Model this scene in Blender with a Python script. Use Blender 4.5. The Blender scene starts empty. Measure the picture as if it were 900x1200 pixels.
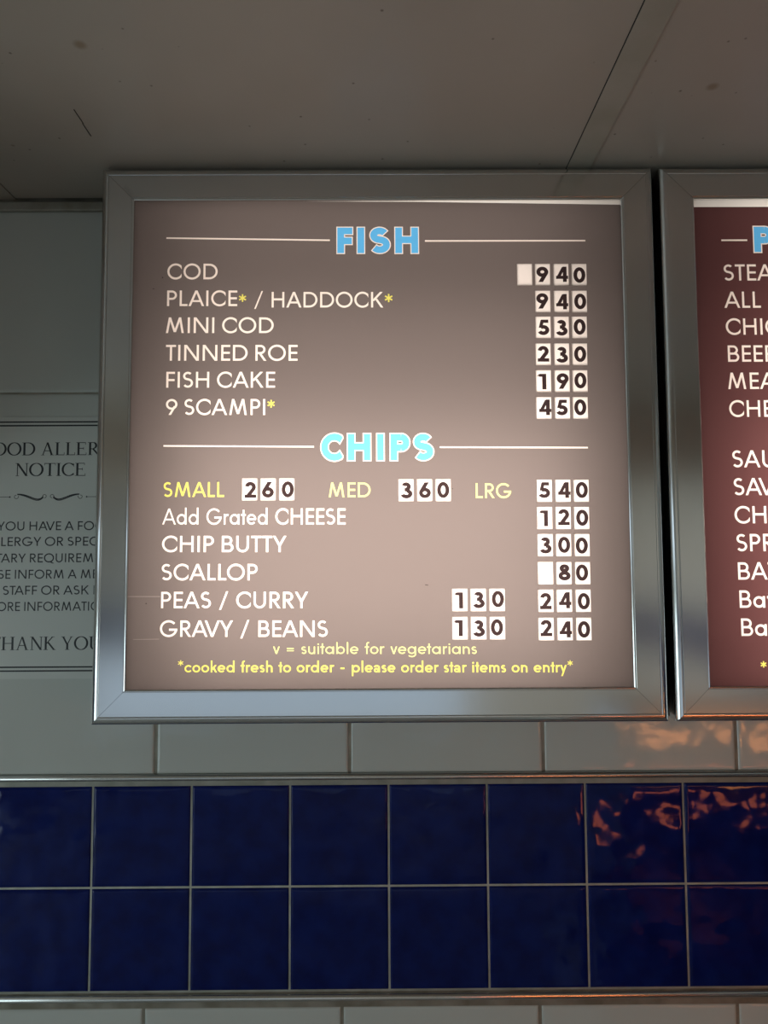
import bpy, bmesh, math, random
from mathutils import Vector, Matrix, noise
from mathutils.geometry import delaunay_2d_cdt

random.seed(7)
PI = math.pi
scene = bpy.context.scene
col = scene.collection

# ------------------------------------------------------------------ camera
cam_data = bpy.data.cameras.new('camera')
cam = bpy.data.objects.new('camera', cam_data)
col.objects.link(cam)
cam_data.sensor_fit = 'VERTICAL'
cam_data.sensor_height = 24.0
cam_data.lens = 18.0
cam_data.clip_start = 0.01
CP = Vector((0.448054, -1.223294, 0.491233))
yaw, pitch, roll = 0.005073, 0.071127, -0.005236
fwd = Vector((math.sin(yaw) * math.cos(pitch), math.cos(yaw) * math.cos(pitch), math.sin(pitch)))
rt = Vector((math.cos(yaw), -math.sin(yaw), 0))
up = rt.cross(fwd)
r2 = rt * math.cos(roll) + up * math.sin(roll)
u2 = -rt * math.sin(roll) + up * math.cos(roll)
M4 = Matrix((r2, u2, -fwd)).transposed().to_4x4()
M4.translation = CP
cam.matrix_world = M4
scene.camera = cam

# ------------------------------------------------------------------ world, exposure, lights
scene.view_settings.view_transform = 'Standard'
scene.view_settings.look = 'None'
scene.view_settings.gamma = 1.0
scene.view_settings.exposure = 0.0
scene.view_settings.use_curve_mapping = False
try:
    scene.cycles.use_denoising = True
    scene.cycles.max_bounces = 8
    scene.cycles.sample_clamp_indirect = 4.0
except Exception:
    pass
world = bpy.data.worlds.new('world')
scene.world = world
world.use_nodes = True
bg = world.node_tree.nodes['Background']
bg.inputs[0].default_value = (0.55, 0.7, 0.9, 1)
bg.inputs[1].default_value = 0.6


def area(name, loc, rot, sx, sy, power, color, parent=None):
    d = bpy.data.lights.new(name, 'AREA')
    d.shape = 'RECTANGLE'
    d.size, d.size_y = sx, sy
    d.energy = power
    d.color = color
    o = bpy.data.objects.new(name, d)
    o.location = loc
    o.rotation_euler = rot
    col.objects.link(o)
    if parent:
        o.parent = parent
    return o


# daylight that comes in through the shop windows in the left wall; the far-wall one is added for frame reflections
area('daylight', (-2.32, -2.6, -0.40), (0, -PI / 2, 0), 1.2, 2.6, 22.0, (0.80, 0.99, 0.98))
area('daylight', (-2.32, -2.6, 0.70), (0, -PI / 2, 0), 0.5, 2.6, 3.5, (0.74, 0.92, 1.0))
area('daylight', (-0.5, -5.62, -0.60), (PI / 2, 0, 0), 3.4, 0.8, 1.0, (0.80, 1.0, 0.98))  # added glow low on the far wall, brightens the frame's bottom rails
# warm fill added near the ceiling to brighten the far wall
area('far_wall_fill', (1.0, -3.9, 1.04), (math.radians(-25), 0, 0), 1.3, 0.30, 15.0, (1.0, 0.90, 0.76))

# ------------------------------------------------------------------ materials
def mat(name, color, rough=0.5, metal=0.0, spec=0.5, coat=0.0):
    m = bpy.data.materials.new(name)
    m.use_nodes = True
    b = m.node_tree.nodes['Principled BSDF']
    b.inputs['Base Color'].default_value = (*color, 1)
    b.inputs['Roughness'].default_value = rough
    b.inputs['Metallic'].default_value = metal
    b.inputs['Specular IOR Level'].default_value = spec
    b.inputs['Coat Weight'].default_value = coat
    return m


def nodes(m):
    return m.node_tree.nodes, m.node_tree.links, m.node_tree.nodes['Principled BSDF']


def add_bump(m, scale, strength, dist=0.002, detail=2.0, stretch=None):
    n, l, b = nodes(m)
    tc = n.new('ShaderNodeTexCoord')
    mp = n.new('ShaderNodeMapping')
    if stretch:
        mp.inputs['Scale'].default_value = stretch
    nz = n.new('ShaderNodeTexNoise')
    nz.inputs['Scale'].default_value = scale
    nz.inputs['Detail'].default_value = detail
    bp = n.new('ShaderNodeBump')
    bp.inputs['Strength'].default_value = strength
    bp.inputs['Distance'].default_value = dist
    l.new(tc.outputs['Object'], mp.inputs['Vector'])
    l.new(mp.outputs['Vector'], nz.inputs['Vector'])
    l.new(nz.outputs['Fac'], bp.inputs['Height'])
    l.new(bp.outputs['Normal'], b.inputs['Normal'])
    return m


def mottle(m, c1, c2, scale, lo=0.35, hi=0.65, detail=4.0):
    n, l, b = nodes(m)
    tc = n.new('ShaderNodeTexCoord')
    nz = n.new('ShaderNodeTexNoise')
    nz.inputs['Scale'].default_value = scale
    nz.inputs['Detail'].default_value = detail
    cr = n.new('ShaderNodeValToRGB')
    cr.color_ramp.elements[0].position = lo
    cr.color_ramp.elements[1].position = hi
    cr.color_ramp.elements[0].color = (*c1, 1)
    cr.color_ramp.elements[1].color = (*c2, 1)
    l.new(tc.outputs['Object'], nz.inputs['Vector'])
    l.new(nz.outputs['Fac'], cr.inputs['Fac'])
    l.new(cr.outputs['Color'], b.inputs['Base Color'])
    return m


def lit_sheet(name, trans, refl=None, k=0.25):
    """a printed sheet that lets light through from behind and has a slight sheen in front"""
    m = bpy.data.materials.new(name)
    m.use_nodes = True
    n, l = m.node_tree.nodes, m.node_tree.links
    b = n['Principled BSDF']
    b.inputs['Base Color'].default_value = (*(refl or trans), 1)
    b.inputs['Roughness'].default_value = 0.35
    b.inputs['Specular IOR Level'].default_value = 0.25
    t = n.new('ShaderNodeBsdfTranslucent')
    t.inputs['Color'].default_value = (*trans, 1)
    mx = n.new('ShaderNodeMixShader')
    mx.inputs['Fac'].default_value = k
    l.new(t.outputs[0], mx.inputs[1])
    l.new(b.outputs[0], mx.inputs[2])
    l.new(mx.outputs[0], n['Material Output'].inputs['Surface'])
    return m


M = {}
M['tile_white'] = add_bump(mat('cream_glazed_tile', (0.58, 0.61, 0.57), 0.10), 11, 0.55, 0.004, 2.5)
M['tile_blue'] = add_bump(mottle(mat('cobalt_glazed_tile', (0.004, 0.008, 0.09), 0.06, 0.0, 0.21), (0.0025, 0.007, 0.085), (0.004, 0.014, 0.130), 26),
                          15, 0.5, 0.007, 1.5)
M['grout_white'] = mottle(mat('grey_grout', (0.4, 0.4, 0.36), 0.85), (0.42, 0.44, 0.38), (0.58, 0.60, 0.54), 30)
M['grout_brown'] = mottle(mat('stained_grout', (0.3, 0.27, 0.2), 0.85), (0.27, 0.255, 0.20), (0.42, 0.40, 0.34), 25)
M['chrome'] = mat('satin_steel_trim', (0.66, 0.66, 0.64), 0.2, 1.0)
M['alu'] = add_bump(mat('brushed_aluminium', (0.74, 0.735, 0.72), 0.15, 1.0), 14, 0.05, 0.002, 3)
M['alu_side'] = mat('mill_aluminium', (0.25, 0.25, 0.25), 0.4, 1.0)
M['box_white'] = mat('white_enamel', (0.85, 0.85, 0.85), 0.7)
M['black'] = mat('black_gasket', (0.01, 0.01, 0.01), 0.8)
M['coving'] = mottle(mat('aged_trim', (0.35, 0.33, 0.27), 0.5), (0.22, 0.20, 0.15), (0.36, 0.35, 0.30), 18)
M['strip'] = mottle(mat('joint_strip', (0.41, 0.37, 0.31), 0.4), (0.36, 0.325, 0.26), (0.42, 0.38, 0.32), 12)
M['floor'] = mottle(mat('grey_floor', (0.3, 0.3, 0.3), 0.4), (0.45, 0.46, 0.46), (0.58, 0.59, 0.59), 4)
M['plaster'] = mat('painted_wall', (0.78, 0.78, 0.75), 0.5)
M['unseen_baffle'] = mat('cream_unseen_baffle', (0.72, 0.60, 0.48), 0.6)  # only for the unseen light block across the shop
M['steel'] = mat('stainless_steel', (0.55, 0.55, 0.55), 0.3, 1.0)
M['band'] = mat('blue_tiled_band', (0.01, 0.02, 0.16), 0.15)
M['notice'] = mat('notice_paper', (0.62, 0.64, 0.60), 0.35)
M['ink'] = mat('black_ink', (0.012, 0.016, 0.02), 0.5)

# ceiling board: cream plastic with scattered brown specks and soft tea-coloured stains
cm = mat('stained_ceiling_board', (0.5, 0.47, 0.41), 0.38)
n_, l_, b_ = nodes(cm)
tc = n_.new('ShaderNodeTexCoord')
base = n_.new('ShaderNodeTexNoise'); base.inputs['Scale'].default_value = 3.0; base.inputs['Detail'].default_value = 5
cr = n_.new('ShaderNodeValToRGB')
cr.color_ramp.elements[0].position = 0.3; cr.color_ramp.elements[0].color = (0.40, 0.345, 0.29, 1)
cr.color_ramp.elements[1].position = 0.7; cr.color_ramp.elements[1].color = (0.47, 0.41, 0.35, 1)
l_.new(tc.outputs['Object'], base.inputs['Vector']); l_.new(base.outputs['Fac'], cr.inputs['Fac'])
prev = cr.outputs['Color']
for sc_, rad, thr, colr in ((9.0, 0.09, 0.70, (0.27, 0.18, 0.10, 1)), (17.0, 0.07, 0.72, (0.20, 0.12, 0.07, 1)), (55.0, 0.13, 0.86, (0.08, 0.045, 0.03, 1))):
    vo = n_.new('ShaderNodeTexVoronoi'); vo.inputs['Scale'].default_value = sc_
    l_.new(tc.outputs['Object'], vo.inputs['Vector'])
    sep = n_.new('ShaderNodeSeparateColor'); l_.new(vo.outputs['Color'], sep.inputs[0])
    gt = n_.new('ShaderNodeMath'); gt.operation = 'GREATER_THAN'; gt.inputs[1].default_value = thr
    l_.new(sep.outputs[0], gt.inputs[0])
    mr = n_.new('ShaderNodeMapRange'); mr.inputs[1].default_value = rad; mr.inputs[2].default_value = rad * 0.4
    mr.inputs[3].default_value = 0.0; mr.inputs[4].default_value = 0.75
    l_.new(vo.outputs['Distance'], mr.inputs[0])
    mu = n_.new('ShaderNodeMath'); mu.operation = 'MULTIPLY'
    l_.new(gt.outputs[0], mu.inputs[0]); l_.new(mr.outputs[0], mu.inputs[1])
    mx = n_.new('ShaderNodeMix'); mx.data_type = 'RGBA'
    mx.inputs['B'].default_value = colr
    l_.new(mu.outputs[0], mx.inputs['Factor']); l_.new(prev, mx.inputs['A'])
    prev = mx.outputs['Result']
l_.new(prev, b_.inputs['Base Color'])
M['ceiling'] = cm

# printed, back-lit sheets
M['film_brown'] = lit_sheet('brown_print', (0.150, 0.120, 0.111))
M['film_maroon'] = lit_sheet('maroon_print', (0.098, 0.040, 0.039))
M['opal'] = lit_sheet('opal_acrylic', (0.98, 0.92, 0.85))
M['white_ink'] = lit_sheet('white_print', (0.86, 0.74, 0.66))
M['card'] = lit_sheet('white_price_card', (0.88, 0.78, 0.72))
M['digit'] = lit_sheet('brown_digit_print', (0.035, 0.021, 0.021))
M['yellow'] = lit_sheet('yellow_print', (0.72, 0.64, 0.13))
M['lime'] = lit_sheet('pale_yellow_print', (0.60, 0.60, 0.22))
M['blue_ink'] = lit_sheet('sky_blue_print', (0.115, 0.45, 0.80))
M['dirt'] = lit_sheet('speck', (0.03, 0.02, 0.02))
M['scratch'] = lit_sheet('scratch', (0.26, 0.215, 0.20))


# ------------------------------------------------------------------ object helpers
def obj(name, verts, faces, mats, parent=None, midx=None, smooth=False):
    me = bpy.data.meshes.new(name)
    me.from_pydata([tuple(v) for v in verts], [], faces)
    for m in (mats if isinstance(mats, (list, tuple)) else [mats]):
        me.materials.append(m)
    if midx:
        me.polygons.foreach_set('material_index', midx)
    if smooth:
        me.polygons.foreach_set('use_smooth', [True] * len(me.polygons))
    me.update()
    o = bpy.data.objects.new(name, me)
    col.objects.link(o)
    if parent:
        o.parent = parent
        o.matrix_parent_inverse = Matrix.Translation(-parent.location)
    return o


def empty(name, loc):
    o = bpy.data.objects.new(name, None)
    o.empty_display_size = 0.05
    o.location = loc
    col.objects.link(o)
    return o


def tag(o, label=None, cat=None, group=None, kind=None):
    if label: o['label'] = label
    if cat: o['category'] = cat
    if group: o['group'] = group
    if kind: o['kind'] = kind
    return o


class MB:
    def __init__(self):
        self.v, self.f, self.m = [], [], []

    def box(self, x0, y0, z0, x1, y1, z1, mi=0):
        b = len(self.v)
        self.v += [(x0, y0, z0), (x1, y0, z0), (x1, y1, z0), (x0, y1, z0), (x0, y0, z1), (x1, y0, z1), (x1, y1, z1), (x0, y1, z1)]
        for q in ((0, 3, 2, 1), (4, 5, 6, 7), (0, 1, 5, 4), (1, 2, 6, 5), (2, 3, 7, 6), (3, 0, 4, 7)):
            self.f.append(tuple(b + k for k in q)); self.m.append(mi)
        return self

    def quad(self, a, b_, c, d, mi=0):
        b = len(self.v)
        self.v += [a, b_, c, d]
        self.f.append((b, b + 1, b + 2, b + 3)); self.m.append(mi)

    def sweep_x(self, prof, x0, x1, mi=0, n=1):
        """closed profile of (y, z) points swept along x"""
        b = len(self.v)
        k = len(prof)
        for i in range(n + 1):
            x = x0 + (x1 - x0) * i / n
            self.v += [(x, p[0], p[1]) for p in prof]
        for i in range(n):
            for j in range(k):
                a0 = b + i * k + j; a1 = b + i * k + (j + 1) % k
                self.f.append((a0, a1, a1 + k, a0 + k)); self.m.append(mi)
        self.f.append(tuple(b + j for j in range(k))[::-1]); self.m.append(mi)
        self.f.append(tuple(b + n * k + j for j in range(k))); self.m.append(mi)

    def cyl_x(self, x0, x1, y, z, r, mi=0, n=16):
        self.sweep_x([(y + r * math.cos(2 * PI * i / n), z + r * math.sin(2 * PI * i / n)) for i in range(n)], x0, x1, mi)

    def build(self, name, mats, parent=None, smooth=False):
        return obj(name, self.v, self.f, mats, parent, self.m, smooth)


# ------------------------------------------------------------------ the room
FLOOR, CEIL = -1.10, 1.0950
XL, XR, YF = -2.3, 2.6, -5.6
PITCH = 0.153
ROW = PITCH * 1.0084
WPX, WX0 = 0.3024, 0.0965          # white tile pitch, a vertical joint


def tile(mb, x0, z0, x1, z1, mi, nx, nz, lift, edge, wav, seed, yb=0.0):
    """glazed tile: rounded edges and a slightly uneven face, standing proud of the grout"""
    def h(x, z):
        d = min(x - x0, x1 - x, z - z0, z1 - z)
        t = min(max(d / edge, 0), 1)
        e = math.sqrt(max(0, 1 - (1 - t) ** 2))
        w = noise.noise(Vector((x * 14 + seed, z * 14, seed * 3.1))) * wav
        tiltx = (random_t[seed % 50][0]) * (x - (x0 + x1) / 2) + random_t[seed % 50][1] * (z - (z0 + z1) / 2)
        return lift * e + (w + tiltx) * e
    def grid(a, b, n):
        e = [0, .12, .3, .55, 1.0]
        s = [a + edge * k for k in e]
        inner = [a + edge + (b - a - 2 * edge) * i / n for i in range(1, n)]
        return s + inner + [b - edge * k for k in reversed(e)]
    xs, zs = grid(x0, x1, nx), grid(z0, z1, nz)
    b0 = len(mb.v)
    for z in zs:
        for x in xs:
            mb.v.append((x, yb - h(x, z), z))
    k = len(xs)
    for j in range(len(zs) - 1):
        for i in range(k - 1):
            a = b0 + j * k + i
            mb.f.append((a, a + 1, a + k + 1, a + k)); mb.m.append(mi)


random_t = [(random.uniform(-.004, .004), random.uniform(-.004, .004)) for _ in range(50)]
w = MB()
# grout bed (front at y = 0) in stripes: stained brownish joints on the cream tiles, pale joints in the blue band
w.box(XL, 0.0, FLOOR, XR, 0.12, -0.1555, 1)
w.box(XL, 0.0, -0.1555, XR, 0.12, 0.160, 0)
w.box(XL, 0.0, 0.160, XR, 0.12, CEIL + 0.03, 1)
G = 0.0016
sd = 0
for i in range(-6, 14):                                     # blue band, two courses
    for r in (0, 1):
        x0 = i * PITCH
        sd += 1
        tile(w, x0 + G, (r - 1) * ROW + G, x0 + PITCH - G, r * ROW - G, 2, 14, 14, 0.0022, 0.006, 0.0006, sd)
rows = [(0.1715, 0.4715), (0.4745, 0.7712), (0.7742, 1.074)]
for j in range(-5, 7):                                      # cream tiles above the band
    x0 = WX0 + j * WPX
    for (za, zb) in rows:
        sd += 1
        tile(w, x0 + 0.0024, za, x0 + WPX - 0.0024, zb, 3, 10, 10, 0.0020, 0.006, 0.0007, sd)
    x0 = WX0 - 0.0125 + j * WPX
    for (za, zb) in ((-0.478, -0.1785), (-0.780, -0.481)):
        sd += 1
        tile(w, x0 + 0.0024, za, x0 + WPX - 0.0024, zb, 3, 10, 10, 0.0020, 0.006, 0.0007, sd)
wb = w.build('wall_back', [M['grout_white'], M['grout_brown'], M['tile_blue'], M['tile_white']], None, True)
tag(wb, kind='structure')


def trim_bar(name, z0, z1, mats):
    """listello: a flat lip above, then a half-round metal bead"""
    t = MB()
    zm = (z0 + z1) / 2
    r = (z1 - z0) / 2
    prof = [(0.004, z0), (-0.0005, z0)]
    for i in range(9):
        a = -PI / 2 + PI / 2 * i / 8
        prof.append((-0.0012 - 0.0066 * math.cos(a), zm + r * 0.9 * math.sin(a)))
    prof += [(-0.0074, zm + r * 0.35), (-0.0062, zm + r * 0.80), (-0.0052, z1 - 0.0003), (-0.0040, z1), (0.004, z1)]
    t.sweep_x(prof, XL, XR)
    o = t.build(name, mats)
    for p in o.data.polygons:
        p.use_smooth = len(p.vertices) == 4
    return tag(o, kind='structure')


trim_bar('trim_1', 0.1605, 0.1715, M['chrome'])
trim_bar('trim_2', -0.1690, -0.1575, M['chrome'])
t = MB()                                                    # cover strip where the tiles meet the ceiling
t.sweep_x([(0.0, 1.0735), (-0.0045, 1.0742), (-0.0055, 1.0765), (-0.0055, 1.0880), (-0.003, 1.0902), (0.0, 1.0902)], XL, XR)
tag(t.build('trim_3', M['coving']), kind='structure')

# ceiling: plastic boards hung under a dark void, with open joints
c = MB()
c.box(XL, YF, CEIL, -0.1475, 0.0, CEIL + 0.006, 0)
c.box(-0.1450, YF, CEIL, XR, -0.0045, CEIL + 0.006, 0)
c.box(XL - 0.1, YF - 0.1, CEIL + 0.012, XR + 0.1, 0.12, CEIL + 0.06, 1)
# a short score in the board
c.box(0.0462, -0.2490, CEIL - 0.0004, 0.0474, -0.2170, CEIL + 0.001, 1)
c.box(0.0452, -0.2170, CEIL - 0.0004, 0.0464, -0.1860, CEIL + 0.001, 1)
tag(c.build('ceiling', [M['ceiling'], M['black']]), kind='structure')
s = MB()
s.box(0.7345, YF, CEIL - 0.0016, 0.7700, -0.0045, CEIL + 0.0005, 0)
s.box(0.7332, YF, CEIL - 0.0005, 0.7345, -0.0045, CEIL + 0.0005, 1)
tag(s.build('trim_4', [M['strip'], M['black']]), kind='structure')

b5 = MB(); b5.box(XL, -2.30, 0.86, XR, -2.10, CEIL + 0.012)   # unseen block added to shade the upper wall and ceiling
tag(b5.build('added_baffle', M['unseen_baffle']), kind='structure')
b6 = MB(); b6.box(XL, -0.55, 0.58, -0.36, -0.004, CEIL + 0.006)   # unseen box added to shade the upper left wall
tag(b6.build('added_shade_box', M['plaster']), kind='structure')

f = MB(); f.box(XL - 0.1, YF - 0.1, FLOOR - 0.1, XR + 0.1, 0.12, FLOOR)
tag(f.build('floor', M['floor']), kind='structure')


def band_wall(name, plane, a0, a1, hole=None):
    """far walls: painted above and below a blue tiled band; plane = ('x', value) or ('y', value); hole = (a0, a1, z0, z1)"""
    mb = MB()
    ax, val = plane
    th = -0.1 if (ax == 'y' or val < 0) else 0.1
    def slab(p0, p1, z0, z1, mi):
        if p1 - p0 < 1e-4 or z1 - z0 < 1e-4: return
        lo, hi = min(val, val + th), max(val, val + th)
        if ax == 'y': mb.box(p0, lo, z0, p1, hi, z1, mi)
        else: mb.box(lo, p0, z0, hi, p1, z1, mi)
    cuts = sorted({FLOOR, -0.155, 0.155, CEIL + 0.012} | {z for h_ in (hole or []) for z in h_[2:]})
    for z0, z1 in zip(cuts, cuts[1:]):
        zm = (z0 + z1) / 2
        mi = 1 if -0.155 < zm < 0.155 else 0
        h_ = [q for q in (hole or []) if q[2] < zm < q[3]]
        if h_:
            slab(a0, h_[0][0], z0, z1, mi); slab(h_[0][1], a1, z0, z1, mi)
        else:
            slab(a0, a1, z0, z1, mi)
    return tag(mb.build(name, [M['plaster'], M['band']]), kind='structure')


band_wall('wall_left', ('x', XL), YF, 0.12, [(-3.9, -1.3, -1.0, 0.20), (-3.9, -1.3, 0.45, 0.95)])
band_wall('wall_right', ('x', XR), YF, 0.12)
band_wall('wall_front', ('y', YF), XL - 0.1, XR + 0.1, [(-2.2, 1.2, -1.0, -0.20)])


def window(name, ax, val, a0, a1, z0, z1):
    mb = MB()
    t_ = 0.05
    def s_(p0, p1, q0, q1):
        if ax == 'x': mb.box(val - 0.06, p0, q0, val - 0.02, p1, q1)
        else: mb.box(p0, val - 0.06, q0, p1, val - 0.02, q1)
    s_(a0, a1, z0, z0 + t_); s_(a0, a1, z1 - t_, z1)
    s_(a0, a0 + t_, z0 + t_, z1 - t_); s_(a1 - t_, a1, z0 + t_, z1 - t_)
    return tag(mb.build(name, M['box_white']), kind='structure')


window('window_1', 'x', XL, -3.9, -1.3, -1.0, 0.20)
window('window_2', 'x', XL, -3.9, -1.3, 0.45, 0.95)
window('added_window', 'y', YF, -2.2, 1.2, -1.0, -0.20)  # added surround for the far-wall glow mirrored in the lower frame

# ------------------------------------------------------------------ lettering: drawn strokes in units of the cap height
def bar(x0, y0, x1, y1):
    return [[(x0, y0), (x1, y0), (x1, y1), (x0, y1)]]


def diag(xa, ya, xb, yb, w):
    dx, dy = xb - xa, yb - ya
    hx = w / 2 * math.hypot(dx, dy) / abs(dy)
    return [[(xa - hx, ya), (xa + hx, ya), (xb + hx, yb), (xb - hx, yb)]]


def ribbon(pts, w, closed=False, wf=None, xmax=None, xmin=None):
    """quads along a polyline; w = width, or wf(tangent) -> width"""
    n = len(pts)
    L, R = [], []
    for i, p in enumerate(pts):
        a = pts[(i - 1) % n] if (closed or i > 0) else p
        b = pts[(i + 1) % n] if (closed or i < n - 1) else p
        tx, ty = b[0] - a[0], b[1] - a[1]
        d = math.hypot(tx, ty) or 1
        tx, ty = tx / d, ty / d
        hw = (wf(tx, ty) if wf else w) / 2
        l = [p[0] - ty * hw, p[1] + tx * hw]; r = [p[0] + ty * hw, p[1] - tx * hw]
        for q in (l, r):
            if xmax is not None: q[0] = min(q[0], xmax)
            if xmin is not None: q[0] = max(q[0], xmin)
        L.append(tuple(l)); R.append(tuple(r))
    out = []
    for i in range(n if closed else n - 1):
        j = (i + 1) % n
        out.append([L[i], R[i], R[j], L[j]])
    return out


def arc(cx, cy, rx, ry, a0, a1, n=None):
    n = n or max(6, int(abs(a1 - a0) / 9))
    return [(cx + rx * math.cos(math.radians(a0 + (a1 - a0) * i / n)), cy + ry * math.sin(math.radians(a0 + (a1 - a0) * i / n))) for i in range(n + 1)]


def ring(cx, cy, rx, ry, w, n=36, wf=None):
    return ribbon([(cx + rx * math.cos(2 * PI * i / n), cy + ry * math.sin(2 * PI * i / n)) for i in range(n)], w, True, wf)


def s_curve(W, H, w, a0=38, a1=-150, low=0.0, bold=False):
    """S of width W, height H"""
    h = w / 2
    mid = H * 0.525
    r1, r2 = (H - h - mid) / 2, (mid - h) / 2
    rx1, rx2 = W * 0.46 - h, W * 0.5 - h
    c1 = (W * 0.49, mid + r1); c2 = (W * 0.5, mid - r2)
    up_ = arc(c1[0], c1[1], rx1, r1, a0, 218)
    lo = arc(c2[0], c2[1], rx2, r2, 38, a1)
    p0, p1 = up_[-1], lo[0]
    # smooth spine between the two bowls
    spine = []
    t0 = (-math.sin(math.radians(218)) * rx1 * 0.85, math.cos(math.radians(218)) * r1 * 0.85)
    t1 = (math.sin(math.radians(38)) * rx2 * 0.85, -math.cos(math.radians(38)) * r2 * 0.85)
    b1 = (p0[0] + t0[0] * .75, p0[1] + t0[1] * .75); b2 = (p1[0] - t1[0] * .75, p1[1] - t1[1] * .75)
    for i in range(1, 8):
        t = i / 8
        u = 1 - t
        spine.append(tuple(u ** 3 * p0[k] + 3 * u * u * t * b1[k] + 3 * u * t * t * b2[k] + t ** 3 * p1[k] for k in (0, 1)))
    return ribbon(up_ + spine + lo, w)


def bowl(x0, yb, yt, W, w):
    """right-hand bowl between the outer heights yb and yt, outer right edge at W"""
    h = w / 2
    r = (yt - yb) / 2 - h
    a = max(x0 + 0.02, W - h - r * 1.02)
    rx = W - h - a
    return bar(x0, yt - w, a, yt) + bar(x0, yb, a, yb + w) + ribbon(arc(a, (yt + yb) / 2, rx, r, -90, 90), w)


XH = 0.66


def star(w, cx, cy, r, n=6):
    o = []
    for k in range(3):
        a = PI / 2 + k * PI / 3
        dx, dy = math.cos(a) * r, math.sin(a) * r
        o += ribbon([(cx - dx, cy - dy), (cx + dx, cy + dy)], w)
    return o


def glyph(ch, w, style='geo'):
    """-> (list of polygons, advance width) for a geometric sans letter with stem w"""
    h = w / 2
    bold = w > 0.17
    if ch == ' ': return [], 0.30
    if ch == 'A':
        W = 0.96 if not bold else 0.98; hx = w * 0.54
        o = diag(hx, 0, W / 2, 1, w) + diag(W - hx, 0, W / 2, 1, w)
        return o + bar(W * .2, 0.26, W * .8, 0.26 + w * .92), W
    if ch == 'B':
        return bar(0, 0, w, 1) + bowl(w * .5, 0.5 - h, 1, 0.61, w) + bowl(w * .5, 0, 0.5 + h, 0.68, w), 0.68
    if ch == 'C':
        r = 0.515
        return ribbon(arc(r, .5, r - h, .515 - h, 38 if bold else 20, 322 if bold else 340), w, xmax=0.83 if bold else 0.88), 0.83 if bold else 0.88
    if ch == 'D':
        W = 0.88; a = 0.36
        return bar(0, 0, w, 1) + bar(w * .5, 1 - w, a, 1) + bar(w * .5, 0, a, w) + ribbon(arc(a, .5, W - h - a, .5 - h, -90, 90), w), W
    if ch == 'E':
        W = .54
        return bar(0, 0, w, 1) + bar(h, 0, W, w) + bar(h, 1 - w, W, 1) + bar(h, .5 - h, W - .02, .5 + h), W
    if ch == 'F':
        W = .52 if not bold else .58
        return bar(0, 0, w, 1) + bar(h, 1 - w, W, 1) + bar(h, .5 - h - .02, W - .02, .5 + h - .02), W
    if ch == 'G':
        r = 0.53
        return ribbon(arc(r, .5, r - h, .515 - h, 42, 352), w) + bar(r + .02, .5 - w, 2 * r - .005, .5), 2 * r
    if ch == 'H':
        W = .80 if not bold else .88
        return bar(0, 0, w, 1) + bar(W - w, 0, W, 1) + bar(h, .5 - h + .02, W - h, .5 + h + .02), W
    if ch == 'I': return bar(0, 0, w, 1), w
    if ch == 'K':
        W = .76
        hx = w * .68
        return bar(0, 0, w, 1) + diag(w * .9, .42, W - hx - .02, 1, w) + diag(W - hx + .02, 0, w + .18, .56, w), W
    if ch == 'L': return bar(0, 0, w, 1) + bar(h, 0, .48, w), .48
    if ch == 'M':
        W = 1.08; hx = w * .52
        return diag(hx, 0, .235, 1, w) + diag(W - hx, 0, W - .235, 1, w) + diag(.235, 1, W / 2, .06, w) + diag(W - .235, 1, W / 2, .06, w), W
    if ch == 'N':
        W = .88
        return bar(0, 0, w, 1) + bar(W - w, 0, W, 1) + diag(w * .6, 1, W - w * .6, 0, w), W
    if ch == 'O': return ring(.53, .5, .53 - h, .515 - h, w, 48), 1.06
    if ch == 'Q': return ring(.53, .5, .53 - h, .515 - h, w, 48) + diag(.98, -.12, .58, .14, w), 1.06
    if ch == 'P':
        W = .60 if not bold else .74
        return bar(0, 0, w, 1) + bowl(w * .5, .40 if not bold else .34, 1, W, w), W
    if ch == 'R':
        W = .62
        return bar(0, 0, w, 1) + bowl(w * .5, .42, 1, W - .02, w) + diag(W - .04, 0, .27, .46, w), W + .03
    if ch == 'S':
        W = .62 if not bold else .78
        return s_curve(W, 1.0, w, 40 if not bold else 30, -146 if not bold else -142), W
    if ch == 'T': return bar(0, 1 - w, .60, 1) + bar(.30 - h, 0, .30 + h, 1), .60
    if ch == 'U':
        W = .74; r = W / 2 - h
        return bar(0, .36, w, 1) + bar(W - w, .36, W, 1) + ribbon(arc(W / 2, .36, r, .36 + .012 - h, 180, 360), w), W
    if ch == 'V':
        W = .92; hx = w * .54
        return diag(W / 2, 0, hx, 1, w) + diag(W / 2, 0, W - hx, 1, w), W
    if ch == 'Y':
        W = .80; hx = w * .58
        return diag(W / 2, .40, hx, 1, w) + diag(W / 2, .40, W - hx, 1, w) + bar(W / 2 - h, 0, W / 2 + h, .46), W
    if ch == '/': return diag(.04, -.1, .46, 1.03, w * .85), .5
    if ch == '*': return star(w * .55, .24, .84, .25), .48
    if ch == '-': return bar(.02, .3, .36, .3 + w), .38
    if ch == '=': return bar(0, .24, .56, .24 + w * .8) + bar(0, .44, .56, .44 + w * .8), .56
    # ---- digits
    if ch == '0':
        W = .74 if bold else .62
        return ring(W / 2, .5, W / 2 - h, .51 - h, w, 40), W
    if ch == '1': return bar(.19, 0, .19 + w, 1) + diag(.06, .86, .25, 1, w * .9) + bar(.0, .81, .22, .81 + w * .75), .19 + w
    if ch == '2':
        W = .68
        top_ = arc(W / 2 - .01, 1 - .335 + .01, .325 - h, .335 - h, 172, -28)
        end = top_[-1]
        return ribbon(top_ + [(end[0] - .05, end[1] - .09)], w) + diag(w * .68, w * .3, end[0] - .02, end[1] - .03, w * .98) + bar(0.0, 0, W, w * .92), W
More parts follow.
